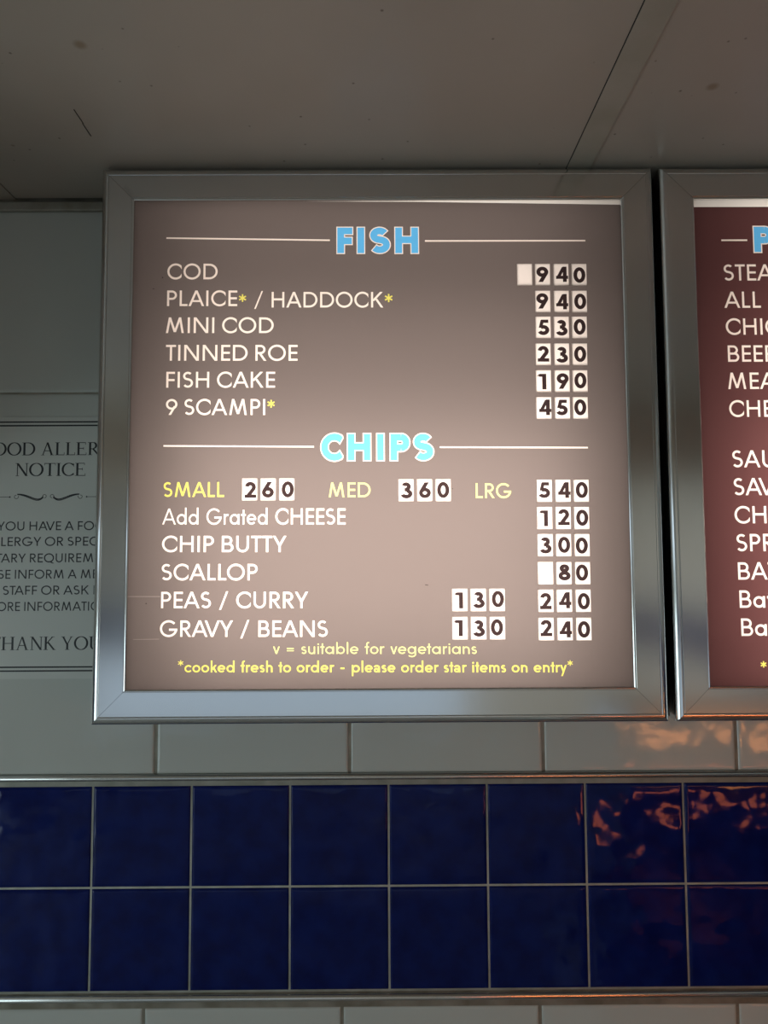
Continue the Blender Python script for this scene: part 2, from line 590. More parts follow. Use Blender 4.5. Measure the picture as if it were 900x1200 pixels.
    if ch == '3':
        W = .66
        return ribbon(arc(.31, .735, .265 - h, .275 - h, 160, -80), w) + ribbon(arc(.32, .29, .34 - h, .30 - h, 85, -165), w) + bar(.22, .55 - h, .36, .55 + h * .9), W
    if ch == '4':
        W = .76
        return bar(.44, 0, .44 + w, 1) + bar(0.02, .20, W, .20 + w * .88) + diag(.13, .25, .50, .97, w * .85), W
    if ch == '5':
        W = .66
        return bar(.18, 1 - w * .9, .60, 1) + diag(.13, .47, .25, .98, w * .86) + ribbon(arc(.29, .325, .36 - h, .325 - h, 128, -155), w), W
    if ch == '6':
        W = .70
        return ring(.35, .335, .35 - h, .335 - h, w, 36) + diag(.145, .44, .46, 1, w), W
    if ch == '8':
        W = .68
        return ring(.34, .745, .275 - h, .255 - h, w, 32) + ring(.34, .285, .34 - h, .295 - h, w, 36), W
    if ch == '9':
        W = .70
        return ring(.35, .665, .35 - h, .335 - h, w, 36) + diag(.24, 0, .555, .56, w), W
    # ---- lower case
    r = XH / 2
    rc = r - h
    if ch in 'abdegpq':
        W = 2 * r + .02
        if ch == 'a':
            if style == 'two':
                W = .52
                return bar(W - w, 0, W, .42) + ribbon(arc(W / 2 - .01, XH - .235, W / 2 - h + .01, .235 - h, 165, 0), w) + \
                    ring(.23, .195, .23 - h, .20 - h, w, 24), W
            return ring(r, r, rc, rc, w, 32) + bar(W - w, 0, W, XH), W
        if ch == 'b': return ring(W - r, r, rc, rc, w, 32) + bar(0, 0, w, 1.06), W
        if ch == 'd': return ring(r, r, rc, rc, w, 32) + bar(W - w, 0, W, 1.06), W
        if ch == 'e': return ribbon(arc(r, r, rc, rc, 0, 318), w) + bar(h, r - h * .9, 2 * r - h * .5, r + h * .9), 2 * r
        if ch == 'g': return ring(r, r, rc, rc, w, 32) + bar(W - w, -.02, W, XH) + ribbon(arc(W / 2, -.02, W / 2 - h, .27 - h, 0, -150), w), W
        if ch == 'p': return ring(W - r, r, rc, rc, w, 32) + bar(0, -.33, w, XH), W
    if ch == 'c': return ribbon(arc(r, r, rc, rc, 35, 325), w, xmax=2 * r * .9), 2 * r * .88
    if ch == 'f': return bar(.12, 0, .12 + w, .86) + ribbon(arc(.12 + h + .14, .86, .14, .2 - h, 180, 75), w) + bar(0, XH - w, .34, XH), .36
    if ch in 'hn':
        W = .54; rr = W / 2 - h
        return bar(0, 0, w, 1.06 if ch == 'h' else XH) + bar(W - w, 0, W, XH - .26) + ribbon(arc(W / 2, XH - .26, rr, .26 - h, 180, 0), w), W
    if ch == 'i': return bar(0, 0, w, XH) + ring(h, XH + .2, w * .3, w * .3, w * .62, 10), w
    if ch == 'k': return bar(0, 0, w, 1.06) + diag(w * .9, .25, .42, XH, w) + diag(.46, 0, w + .11, .40, w), .52
    if ch == 'l': return bar(0, 0, w, 1.06), w
    if ch == 'm':
        W = .86; rr = (W - w) / 4
        o = bar(0, 0, w, XH) + bar(W / 2 - h, 0, W / 2 + h, XH - .22) + bar(W - w, 0, W, XH - .22)
        for cx in (h + rr, W / 2 + rr):
            o += ribbon(arc(cx, XH - .22, rr, .22 - h, 180, 0), w)
        return o, W
    if ch == 'o': return ring(r, r, rc, rc, w, 32), 2 * r
    if ch == 'r': return bar(0, 0, w, XH) + ribbon(arc(h + .21, XH - .25, .21, .25 - h, 180, 72), w), .34
    if ch == 's': return s_curve(.42, XH, w, 35, -148), .42
    if ch == 't': return bar(.11, 0, .11 + w, .92) + bar(0, XH - w, .33, XH), .33
    if ch == 'u':
        W = .54; rr = W / 2 - h
        return bar(0, .25, w, XH) + bar(W - w, 0, W, XH) + ribbon(arc(W / 2, .25, rr, .26 - h, 180, 360), w), W
    if ch == 'v':
        hx = w * .54
        return diag(.27, 0, hx, XH, w) + diag(.27, 0, .54 - hx, XH, w), .54
    if ch == 'y':
        hx = w * .56
        return diag(.29, 0, hx, XH, w) + diag(.14, -.33, .56 - hx, XH, w), .56
    raise KeyError(ch)


def sglyph(ch, w):
    """roman capitals with thick and thin strokes and flat serifs"""
    th, tn = 0.128, 0.055
    sf, st = 0.075, 0.035
    def wf(tx, ty): return tn + (th - tn) * abs(ty) ** 1.4
    def ser(x, y, wd=th):                  # serif under (y=0) or over (y=1) a stem centred at x
        return bar(x - wd / 2 - sf, 0, x + wd / 2 + sf, st) if y == 0 else bar(x - wd / 2 - sf, 1 - st, x + wd / 2 + sf, 1)
    def stem(x, lo=0, hi=1, wd=th): return bar(x - wd / 2, lo, x + wd / 2, hi)
    x = sf + th / 2
    if ch == ' ': return [], .30
    if ch == 'F': return stem(x) + ser(x, 0) + ser(x, 1) + bar(x, 1 - tn, .6, 1) + bar(.57, .80, .6, 1) + bar(x, .5, .48, .5 + tn) + bar(.45, .42, .48, .62), .62
    if ch == 'E': return stem(x) + ser(x, 0) + ser(x, 1) + bar(x, 1 - tn, .58, 1) + bar(.55, .82, .58, 1) + bar(x, .5, .46, .5 + tn) + bar(.43, .42, .46, .62) + bar(x, 0, .63, tn) + bar(.60, 0, .63, .2), .66
    if ch == 'L': return stem(x) + ser(x, 0) + ser(x, 1) + bar(x, 0, .58, tn) + bar(.55, 0, .58, .22), .60
    if ch == 'I': return stem(x) + ser(x, 0) + ser(x, 1), 2 * x
    if ch == 'T': return stem(.34) + ser(.34, 0) + bar(0, 1 - tn, .68, 1) + bar(0, .82, .03, 1) + bar(.65, .82, .68, 1), .68
    if ch == 'H': return stem(x) + stem(.68) + ser(x, 0) + ser(x, 1) + ser(.68, 0) + ser(.68, 1) + bar(x, .48, .68, .48 + tn), .68 + x
    if ch == 'N':
        return stem(x, wd=.055) + stem(.70, wd=.055) + ser(x, 0, .055) + ser(x - .02, 1, .055) + ser(.70, 1, .055) + diag(x, 1, .70, 0, th * .95), .80
    if ch == 'O': return ring(.43, .5, .375, .485, th, 40, wf), .86
    if ch == 'D': return stem(x) + ser(x, 0) + ser(x, 1) + bar(x, 1 - tn, .36, 1) + bar(x, 0, .36, tn) + ribbon(arc(.36, .5, .38, .475, -90, 90), th, wf=wf), .80
    if ch == 'C': return ribbon(arc(.43, .5, .375, .485, 42, 318), th, wf=wf) + bar(.70, .72, .73, .98) + bar(.70, .06, .73, .24), .75
    if ch == 'G': return ribbon(arc(.43, .5, .375, .485, 42, 330), th, wf=wf) + bar(.70, .72, .73, .98) + stem(.72, .05, .42) + bar(.58, .42, .84, .42 + st), .86
    if ch == 'R':
        return stem(x) + ser(x, 0) + ser(x, 1) + bar(x, 1 - tn, .32, 1) + bar(x, .46, .32, .46 + tn) + ribbon(arc(.32, .745, .185, .235, -90, 90), th, wf=wf) + diag(.66, 0, .33, .48, th * .85) + bar(.58, 0, .76, st), .72
    if ch == 'A': return diag(.12, 0, .40, 1, tn * 1.1) + diag(.68, 0, .40, 1, th * .9) + bar(.2, .32, .6, .32 + tn) + ser(.12, 0, .05) + ser(.69, 0, .09), .82
    if ch == 'Y': return diag(.36, .42, .10, 1, th * .85) + diag(.38, .42, .62, 1, tn * 1.1) + stem(.37, 0, .46) + ser(.37, 0) + ser(.10, 1, .09) + ser(.63, 1, .04), .74
    if ch == 'K': return stem(x) + ser(x, 0) + ser(x, 1) + diag(x + .03, .46, .56, 1, tn * 1.2) + diag(.66, 0, .27, .58, th * .85) + ser(.57, 1, .05) + bar(.56, 0, .76, st), .74
    if ch == 'U':
        r = .27
        return stem(x, .3, 1) + stem(x + 2 * r, .3, 1, .055) + ser(x, 1) + ser(x + 2 * r, 1, .055) + ribbon(arc(x + r, .3, r, .29, 180, 360), th, wf=wf), .80
    raise KeyError(ch)


SIDE = {}
for chars, l_side, r_side in (('HIMNU', .115, .115), ('BDPR', .115, .055), ('EFKL', .115, .05), ('OQ', .055, .055), ('CG', .055, .06), ('S', .06, .06),
                              ('AVY', .01, .01), ('T', .02, .02), ('0235689', .06, .06), ('14', .03, .06), ('bhmnipruklj', .10, .07), ('adgq', .06, .10),
                              ('ceos', .055, .05), ('fty', .02, .02), ('v', .02, .02), ('/', .1, .1), ('*', .05, .05), ('-', .12, .12), ('=', .1, .1)):
    for c_ in chars: SIDE[c_] = (l_side, r_side)
for c_ in 'hmniu': SIDE[c_] = (.10, .10)
for c_ in 'l': SIDE[c_] = (.10, .10)
for c_ in 'rk': SIDE[c_] = (.10, .02)


def text_polys(txt, x0, x1, b0, b1, cap, w=0.125, gap=0.0, font=None, style='geo', space=None, anchors=None, side=None):
    """polygons for one line of lettering fitted between x0 and x1 (or so that two letters start at given
    places: anchors = ((index, x), (index, x))); the baseline runs from height b0 to b1"""
    pos, out = 0.0, []
    side = SIDE if side is None else side
    starts = {}
    font = font or (lambda c_, w_: glyph(c_, w_, style))
    for i, ch in enumerate(txt):
        pl, adv = font(ch, w)
        if ch == ' ':
            pos += (space or adv)
            continue
        if out: pos += side.get(ch, (0, 0))[0]
        starts[i] = pos
        out.append((pos, pl))
        pos += adv
        if i < len(txt) - 1: pos += gap + side.get(ch, (0, 0))[1]
        nx = txt[i + 1] if i < len(txt) - 1 else ''
        if ch + nx in ('AV', 'VY', 'AY', 'LO', 'TT', 'TY', 'RA', 'PE', 'TA'): pos -= {'AV': .20, 'VY': .02, 'AY': .12, 'LO': .06, 'TT': .0, 'TY': .0, 'RA': .02, 'PE': .0, 'TA': .15}[ch + nx]
    sx = (x1 - x0) / pos if x1 is not None else cap
    if anchors:
        (ia, xa), (ib, xb) = anchors
        sx = (xb - xa) / (starts[ib] - starts[ia])
        x0 = xa - sx * starts[ia]
    xe = x0 + sx * pos
    res = []
    for p0, pl in out:
        for poly in pl:
            q = []
            for (px, py) in poly:
                X = x0 + (p0 + px) * sx
                q.append((X, b0 + (b1 - b0) * (X - x0) / max(xe - x0, 1e-6) + py * cap))
            res.append(q)
    return res


def grow(polys, d):
    """each piece pushed outward by d (for the white keyline round the headings)"""
    out = []
    for p in polys:
        a = sum(p[i][0] * p[(i + 1) % len(p)][1] - p[(i + 1) % len(p)][0] * p[i][1] for i in range(len(p))) / 2
        if abs(a) < 1e-9: continue
        q = p if a > 0 else p[::-1]
        n = len(q)
        r = []
        for i in range(n):
            A, B, C_ = Vector(q[i - 1]), Vector(q[i]), Vector(q[(i + 1) % n])
            e1, e2 = (B - A), (C_ - B)
            if e1.length < 1e-7 or e2.length < 1e-7:
                r.append(tuple(B)); continue
            n1 = Vector((e1.y, -e1.x)).normalized(); n2 = Vector((e2.y, -e2.x)).normalized()
            m_ = n1 + n2
            if m_.length < 1e-3: r.append(tuple(B)); continue
            m_.normalize()
            k = d / max(m_.dot(n1), 0.55)
            r.append(tuple(B + m_ * k))
        out.append(r)
    return out


def area2(p):
    return sum(p[i][0] * p[(i + 1) % len(p)][1] - p[(i + 1) % len(p)][0] * p[i][1] for i in range(len(p))) / 2


def cut_sheet(layers):
    """layers: list of (key, polygons); a later layer wins where they overlap -> {key: (verts, tris)} with exact seams"""
    V, F, K = [], [], []
    for li, (key, polys) in enumerate(layers):
        for p in polys:
            q = []
            for pt in p:
                if not q or (abs(pt[0] - q[-1][0]) + abs(pt[1] - q[-1][1])) > 2e-6: q.append(pt)
            if len(q) > 1 and abs(q[0][0] - q[-1][0]) + abs(q[0][1] - q[-1][1]) <= 2e-6: q.pop()
            if len(q) < 3: continue
            a = area2(q)
            if abs(a) < 1e-10: continue
            if a < 0: q = q[::-1]
            b = len(V)
            V += [Vector(pt) for pt in q]
            F.append(list(range(b, b + len(q)))); K.append(li)
    E_ = set()
    for q in F:
        for i in range(len(q)):
            E_.add((q[i], q[(i + 1) % len(q)]))
    ov, oe, of, _, _, _ = delaunay_2d_cdt(V, list(E_), [], 0, 1e-7, False)
    # bucket the pieces along x, then find the top layer at each triangle's centre
    xs0 = min(v.x for v in V); span = max(v.x for v in V) - xs0 + 1e-9
    NB = 200
    buckets = [[] for _ in range(NB + 1)]
    P = []
    for q, li in zip(F, K):
        pts = [(V[i].x, V[i].y) for i in q]
        X = [p[0] for p in pts]; Y = [p[1] for p in pts]
        P.append((min(X), max(X), min(Y), max(Y), pts, li))
        for k in range(int((min(X) - xs0) / span * NB), int((max(X) - xs0) / span * NB) + 1):
            buckets[k].append(len(P) - 1)
    def inside(pts, x, y):
        wn = 0
        x1, y1 = pts[-1]
        for x2, y2 in pts:
            if y1 <= y:
                if y2 > y and (x2 - x1) * (y - y1) - (x - x1) * (y2 - y1) > 0: wn += 1
            elif y2 <= y and (x2 - x1) * (y - y1) - (x - x1) * (y2 - y1) < 0: wn -= 1
            x1, y1 = x2, y2
        return wn != 0
    res = {}
    for face in of:
        cx = sum(ov[i].x for i in face) / 3; cy = sum(ov[i].y for i in face) / 3
        li = -1
        for k in buckets[min(NB, max(0, int((cx - xs0) / span * NB)))]:
            p = P[k]
            if p[5] > li and p[0] <= cx <= p[1] and p[2] <= cy <= p[3] and inside(p[4], cx, cy): li = p[5]
        if li < 0: continue
        key = layers[li][0]
        vs, fs, mp = res.setdefault(key, ([], [], {}))
        tri = []
        for vi in face:
            if vi not in mp:
                mp[vi] = len(vs); vs.append(tuple(ov[vi]))
            tri.append(mp[vi])
        fs.append(tri)
    return {k: (a, b) for k, (a, b, _) in res.items()}


def merge_sheets(parts):
    """join several cut pieces of the same part"""
    V, F = [], []
    for vs, fs in parts:
        b = len(V)
        V += vs
        F += [[i + b for i in t_] for t_ in fs]
    return V, F


def rect(x0, z0, x1, z1): return [[(x0, z0), (x1, z0), (x1, z1), (x0, z1)]]


def line(x0, z0, x1, z1, t_): return [[(x0, z0 - t_ / 2), (x1, z1 - t_ / 2), (x1, z1 + t_ / 2), (x0, z0 + t_ / 2)]]


# ------------------------------------------------------------------ back-lit menu boards
YB, YS = -0.115, -0.110               # front of the frame, front of the printed sheet


def frame_rails(root, x0, z0, x1, z1, wd):
    """four mitred aluminium rails: rounded outer edge with a fine bead, flat face, turned-in lip"""
    prof = [(0.0012, 0.030), (0.0012, 0.0150), (0.0, 0.0145), (0.0, 0.0085)]
    for i in range(1, 9):
        a = PI / 2 * i / 8
        prof.append((0.0105 * (1 - math.cos(a)), 0.0085 - 0.0085 * math.sin(a)))
    prof += [(0.0112, 0.0006), (0.0122, 0.0001), (wd - 0.0040, 0.0), (wd - 0.0036, 0.0007), (wd - 0.0028, 0.0007), (wd - 0.0016, 0.0004), (wd - 0.0004, 0.0012), (wd, 0.0024), (wd, 0.0046)]
    g = 0.00022
    def pt(side, end, u, d):
        y = YB + d
        e = u + g                       # the mitre, with a hairline gap
        if side == 'top': return ((x0 + e) if end == 0 else (x1 - e), y, z1 - u)
        if side == 'bottom': return ((x0 + e) if end == 0 else (x1 - e), y, z0 + u)
        if side == 'left': return (x0 + u, y, (z0 + e) if end == 0 else (z1 - e))
        return (x1 - u, y, (z0 + e) if end == 0 else (z1 - e))
    for side in ('top', 'bottom', 'left', 'right'):
        V = [pt(side, e, u, d) for e in (0, 1) for (u, d) in prof]
        k = len(prof)
        F = []
        for j in range(k - 1):
            q = (j, j + 1, k + j + 1, k + j)
            F.append(q if side in ('bottom', 'right') else q[::-1])
        o = obj('frame_rail', V, F, M['alu'], root, None, False)
        for p in o.data.polygons:
            p.use_smooth = 3 <= p.index <= 11


def light_box(root, x0, z0, x1, z1, wd):
    mb = MB()
    a0, b0, a1, b1 = x0 + 0.002, z0 + 0.002, x1 - 0.002, z1 - 0.002
    yb, yf, t_ = -0.004, YB + 0.0085, 0.003
    def shell(p0, q0, p1, q1, y0, y1, mi, inward):
        c_ = [(p0, q0), (p1, q0), (p1, q1), (p0, q1)]
        for i in range(4):
            A, B = c_[i], c_[(i + 1) % 4]
            q = [(A[0], y0, A[1]), (B[0], y0, B[1]), (B[0], y1, B[1]), (A[0], y1, A[1])]
            mb.quad(*(q if not inward else q[::-1]), mi=mi)
    shell(a0, b0, a1, b1, yf, yb, 0, False)
    shell(a0 + t_, b0 + t_, a1 - t_, b1 - t_, yf + t_, yb - t_, 1, True)
    mb.quad((a0, yb, b0), (a1, yb, b0), (a1, yb, b1), (a0, yb, b1), 0)
    mb.quad((a0 + t_, yb - t_, b0 + t_), (a1 - t_, yb - t_, b0 + t_), (a1 - t_, yb - t_, b1 - t_), (a0 + t_, yb - t_, b1 - t_), 1)
    i0, j0, i1, j1 = x0 + wd - 0.001, z0 + wd - 0.001, x1 - wd + 0.001, z1 - wd + 0.001
    for y, mi in ((yf, 2), (yf + t_, 1)):
        mb.quad((a0, y, b0), (a1, y, b0), (i1, y, j0), (i0, y, j0), mi)
        mb.quad((a1, y, b0), (a1, y, b1), (i1, y, j1), (i1, y, j0), mi)
        mb.quad((a1, y, b1), (a0, y, b1), (i0, y, j1), (i1, y, j1), mi)
        mb.quad((a0, y, b1), (a0, y, b0), (i0, y, j0), (i0, y, j1), mi)
    shell(i0, j0, i1, j1, yf, yf + t_, 2, True)
    return mb.build('light_box', [M['alu_side'], M['box_white'], M['black']], root)


def sheet_obj(name, key_parts, material, parent, y):
    V, F = merge_sheets(key_parts)
    return obj(name, [(p[0], y, p[1]) for p in V], F, material, parent)


def build_board(x0, x1, film, items, top_edge, card_windows, name_sheet):
    """items: list of (strip top, strip bottom, [(part name, material key, polygons), ...])"""
    z0, z1, wd = 0.2685, 1.0868, 0.0500
    root = empty('menu_board', ((x0 + x1) / 2, -0.004, z0))
    frame_rails(root, x0, z0, x1, z1, wd)
    light_box(root, x0, z0, x1, z1, wd)
    ix0, ix1, iz0, iz1 = x0 + wd - 0.0025, x1 - wd + 0.0025, z0 + wd - 0.0025, z1 - wd + 0.0025
    film_parts, opal_parts = [], []
    for si, (zt, zb, parts) in enumerate(items):
        zt_ = iz1 if si == 0 else zt
        zb_ = iz0 if si == len(items) - 1 else zb
        layers = [('opal', rect(ix0, zb_, ix1, zt_))]
        if si == 0:
            layers = [('opal', rect(ix0, zb_, ix1, zt_)), ('film', [[(ix0, zb_), (ix1, zb_)] + [(px, pz) for px, pz in top_edge[::-1]]])]
        else:
            layers = [('film', rect(ix0, zb_, ix1, zt_))]
        for k, (pn, mk, polys) in enumerate(parts):
            layers.append((k, polys))
        wins = [r_ for r_ in card_windows if zb_ <= (r_[1] + r_[3]) / 2 < zt_]
        if wins:
            layers.append(('win', [rect(a + .0006, b + .0006, c_ - .0006, d - .0006)[0] for a, b, c_, d in wins]))
        cut = cut_sheet(layers)
        if 'film' in cut: film_parts.append(cut['film'])
        if 'opal' in cut: opal_parts.append(cut['opal'])
        for k, (pn, mk, polys) in enumerate(parts):
            if k in cut:
                sheet_obj(pn, [cut[k]], M[mk], root, YS)
    sheet_obj(name_sheet, film_parts, M[film], root, YS)
    if opal_parts:
        o = sheet_obj('acrylic_edge', opal_parts, M['opal'], root, YS)
        o['label'] = 'bright uncovered strip of white acrylic'
    # fluorescent light inside the box
    for zc_, p_, hh in ((0.43, 1.10, .20), (0.60, 1.15, .20), (0.80, 0.47, .20), (1.0, .17, .06)):
        area('fluorescent_tube', Vector(((x0 + x1) / 2, -0.016, zc_)) - root.location, (-PI / 2, 0, 0), 0.60, hh, p_ * POWER, (1.0, 0.93, 0.86), root)
    return root


POWER = 1.68


def T(name, mk, *a, **k): return (name, mk, text_polys(*a, **k))


W_ = 0.131
rows_L = []
# heading FISH
hf = text_polys('FISH', 0.3862, 0.5067, 0.9572, 0.9568, 0.0392, w=0.262, gap=0.03)
rows_L.append((1.1, 0.947, [
    ('rule', 'white_ink', line(0.1318, 0.9811, 0.3751, 0.9770, 0.0023)), ('rule', 'white_ink', line(0.5169, 0.9755, 0.7564, 0.9752, 0.0023)),
    ('heading_outline', 'white_ink', grow(hf, 0.0014)),
    ('heading', 'blue_ink', hf)]))
rows_L.append((0.947, 0.9045, [T('menu_line', 'white_ink', 'COD', 0.1340, 0.2086, 0.9182, 0.9179, 0.0238, W_),
                               ('speck', 'dirt', rect(0.1262, 0.9200, 0.1278, 0.9216))]))
rows_L.append((0.9045, 0.8625, [T('menu_line', 'white_ink', 'PLAICE', 0.1342, 0.2380, 0.8776, 0.8772, 0.0236, W_),
                                ('star', 'yellow', star(.0021, .2458, .8893, .0058)), ('star', 'yellow', star(.0022, .4623, .8886, .0062)),
                                T('menu_line', 'white_ink', '/', 0.2633, 0.2759, 0.8752, 0.8752, 0.0240, .10),
                                T('menu_line', 'white_ink', 'HADDOCK', 0.2889, 0.4540, 0.8749, 0.8743, 0.0236, W_),
                                ('speck', 'dirt', rect(0.1125, 0.9035, 0.1150, 0.9043))]))
rows_L.append((0.8625, 0.8220, [T('menu_line', 'white_ink', 'MINI COD', 0.1331, 0.2921, 0.8369, 0.8363, 0.0236, W_)]))
rows_L.append((0.8220, 0.7820, [T('menu_line', 'white_ink', 'TINNED ROE', 0.1337, 0.3275, 0.7954, 0.7946, 0.0237, W_)]))
rows_L.append((0.7820, 0.7420, [T('menu_line', 'white_ink', 'FISH CAKE', 0.1348, 0.2946, 0.7551, 0.7545, 0.0237, W_)]))
rows_L.append((0.7420, 0.6980, [T('menu_line', 'white_ink', '9 SCAMPI', 0.1349, 0.2803, 0.7146, 0.7139, 0.0237, W_),
                                ('star', 'yellow', star(.0021, .2889, .7305, .0058))]))
hc = text_polys('CHIPS', 0.3623, 0.5264, 0.6464, 0.6459, 0.0392, w=0.262, gap=0.03)
rows_L.append((0.6980, 0.6280, [
    ('rule', 'white_ink', line(0.1321, 0.6689, 0.3519, 0.6667, 0.0023)), ('rule', 'white_ink', line(0.5359, 0.6652, 0.7527, 0.6636, 0.0023)),
    ('heading_outline', 'white_ink', grow(hc, 0.0014)),
    ('heading', 'blue_ink', hc)]))
rows_L.append((0.6280, 0.5815, [T('size_word', 'yellow', 'SMALL', 0.1330, 0.2214, 0.5941, 0.5937, 0.0216, W_),
                                T('size_word', 'lime', 'MED', 0.3735, 0.4343, 0.5925, 0.5922, 0.0216, W_),
                                T('size_word', 'lime', 'LRG', 0.5876, 0.6393, 0.5902, 0.5900, 0.0216, W_),
                                ('speck', 'dirt', rect(0.2105, 0.6165, 0.2118, 0.6173)), ('speck', 'dirt', rect(0.5530, 0.6035, 0.5545, 0.6045))]))
rows_L.append((0.5815, 0.5420, [T('menu_line', 'white_ink', 'Add Grated', 0.1320, 0.2844, 0.5539, 0.5531, 0.0232, .113, space=.42),
                                T('menu_line', 'white_ink', 'CHEESE', 0.2960, 0.3979, 0.5531, 0.5526, 0.0235, W_)]))
rows_L.append((0.5420, 0.5015, [T('menu_line', 'white_ink', 'CHIP BUTTY', 0.1323, 0.3121, 0.5140, 0.5131, 0.0235, W_)]))
rows_L.append((0.5015, 0.4615, [T('menu_line', 'white_ink', 'SCALLOP', 0.1320, 0.2706, 0.4734, 0.4727, 0.0235, W_),
                                ('speck', 'dirt', line(0.5125, 0.4650, 0.5170, 0.4643, .0011))]))
rows_L.append((0.4615, 0.4205, [T('menu_line', 'white_ink', 'PEAS / CURRY', 0.1322, 0.3436, 0.4334, 0.4323, 0.0234, W_, space=.36),
                                ('scratch', 'scratch', line(0.0850, 0.4503, 0.1310, 0.4500, .0011)),
                                ('speck', 'dirt', rect(0.1098, 0.4395, 0.1116, 0.4408))]))
rows_L.append((0.4205, 0.3833, [T('menu_line', 'white_ink', 'GRAVY / BEANS', 0.1311, 0.3719, 0.3926, 0.3912, 0.0233, W_, space=.36),
                                ('scratch', 'scratch', line(0.0930, 0.3890, 0.1300, 0.3893, .0008))]))
rows_L.append((0.3833, 0.3610, [T('small_print', 'lime', 'v = suitable for vegetarians', 0.2936, 0.5858, 0.3674, 0.3657, 0.0160, .106, space=.45)]))
rows_L.append((0.3610, 0.30, [T('small_print', 'yellow', '*cooked fresh to order - please order star items on entry*', 0.1575, 0.7237, 0.3420, 0.3387, 0.0158, .135, gap=-.01, style='two', space=.40)]))

# price cards: (row, text, centre positions left, bottom) in the plane of the sheet
CW, CH_ = 0.0225, 0.0327
cards = [
    ('cod', ' 940', [(0.6532, .9068), (0.6799, .9067), (0.7074, .9066), (0.7341, .9065)]),
    ('plaice and haddock', '940', [(0.6795, .8658), (0.7070, .8657), (0.7336, .8656)]),
    ('mini cod', '530', [(0.6792, .8266), (0.7061, .8265), (0.7327, .8264)]),
    ('tinned roe', '230', [(0.6784, .7861), (0.7057, .7860), (0.7322, .7859)]),
    ('fish cake', '190', [(0.6781, .7460), (0.7053, .7459), (0.7317, .7458)]),
    ('scampi', '450', [(0.6777, .7059), (0.7049, .7058), (0.7312, .7057)]),
    ('small chips', '260', [(0.2474, .5879), (0.2743, .5878), (0.3013, .5877)]),
    ('medium chips', '360', [(0.4748, .5857), (0.5018, .5856), (0.5288, .5855)]),
    ('large chips', '540', [(0.6761, .5839), (0.7030, .5838), (0.7296, .5837)]),
    ('grated cheese', '120', [(0.6757, .5442), (0.7026, .5441), (0.7292, .5440)]),
    ('chip butty', '300', [(0.6757, .5049), (0.7022, .5048), (0.7290, .5047)]),
    ('scallop', ' 80', [(0.6753, .4644), (0.7018, .4643), (0.7288, .4641)]),
    ('large peas or curry', '240', [(0.6749, .4247), (0.7016, .4246), (0.7287, .4245)]),
    ('small peas or curry', '130', [(0.5510, .4266), (0.5777, .4265), (0.6048, .4264)]),
    ('large gravy or beans', '240', [(0.6746, .3844), (0.7016, .3843), (0.7286, .3842)]),
    ('small gravy or beans', '130', [(0.5509, .3863), (0.5776, .3862), (0.6047, .3861)]),
]
windows = [(x, z, x + CW, z + CH_) for _, _, ps in cards for (x, z) in ps]
XA0, XA1 = 0.0348, 0.8592
XB0, XB1 = 0.8690, 1.6930
iz = 1.0868 - 0.05
top_L = [(XA0 + .0475, iz + .0020), (0.50, iz - .0010), (0.59, iz - .0026), (XA1 - .0475, iz - .0064)]
board_L = build_board(XA0, XA1, 'film_brown', rows_L, top_L, windows, 'brown_panel')
tag(board_L, 'backlit brown fish and chips menu board in an aluminium frame', 'menu board', 'menu boards under the ceiling')

rnd = random.Random(3)
place = {3: ('hundreds', 'tens', 'pence'), 4: ('spare', 'hundreds', 'tens', 'pence')}
DW = {'0': 13.9, '1': 8.6, '2': 13.2, '3': 13.4, '4': 14.4, '5': 12.8, '6': 13.6, '8': 13.8, '9': 13.8}
for item, txt, ps in cards:
    kinds = ('blank card before the hundreds',) if len(txt) == 4 else ()
    for ci, (ch, (x, z)) in enumerate(zip(txt, ps)):
        yc = YS - 0.0011
        slot = ('blank', 'first', 'second', 'third')[ci] if len(txt) == 4 else ('first', 'second', 'third')[ci]
        e = empty('price_card', (x, YS, z))
        layers = [('card', rect(x, z, x + CW, z + CH_))]
        if ch != ' ':
            dh = 0.0233
            dw = DW[ch] / 18.2 * dh
            ox = (CW - dw) / 2 + rnd.uniform(-.0008, .0014) + (0.0012 if ch == '4' else 0) - (.0012 if ch == '1' else 0)
            ox = min(ox, CW - dw - .0002)
            oz = 0.0048 + rnd.uniform(-.0009, .0011)
            layers.append(('digit', text_polys(ch, x + ox, x + ox + dw, z + oz, z + oz, dh, w=0.235)))
        cut = cut_sheet(layers)
        V, F = cut['card']
        verts = [(p[0], yc, p[1]) for p in V]
        faces = [list(t_) for t_ in F]
        b = len(verts)
        cr_ = [(x, z), (x + CW, z), (x + CW, z + CH_), (x, z + CH_)]
        verts += [(p[0], yc, p[1]) for p in cr_] + [(p[0], YS + .0002, p[1]) for p in cr_]
        for i in range(4):
            j = (i + 1) % 4
            faces.append([b + i, b + j, b + 4 + j, b + 4 + i])
        obj('card', verts, faces, M['card'], e)
        if 'digit' in cut:
            sheet_obj('digit', [cut['digit']], M['digit'], e, yc)
            tag(e, f'white card with dark {ch}, {slot} digit of the {item} price', 'price card', 'price cards on the brown menu board')
        else:
            tag(e, f'blank white card at the start of the {item} price', 'price card', 'price cards on the brown menu board')

# ------------------------------------------------------------------ second board (maroon), running out of the frame
def W2(txt, x0, b_, cap=0.0243, n=None, mk='white_ink'):
    return T('menu_line', mk, txt, x0, None, b_, b_, cap, .130)


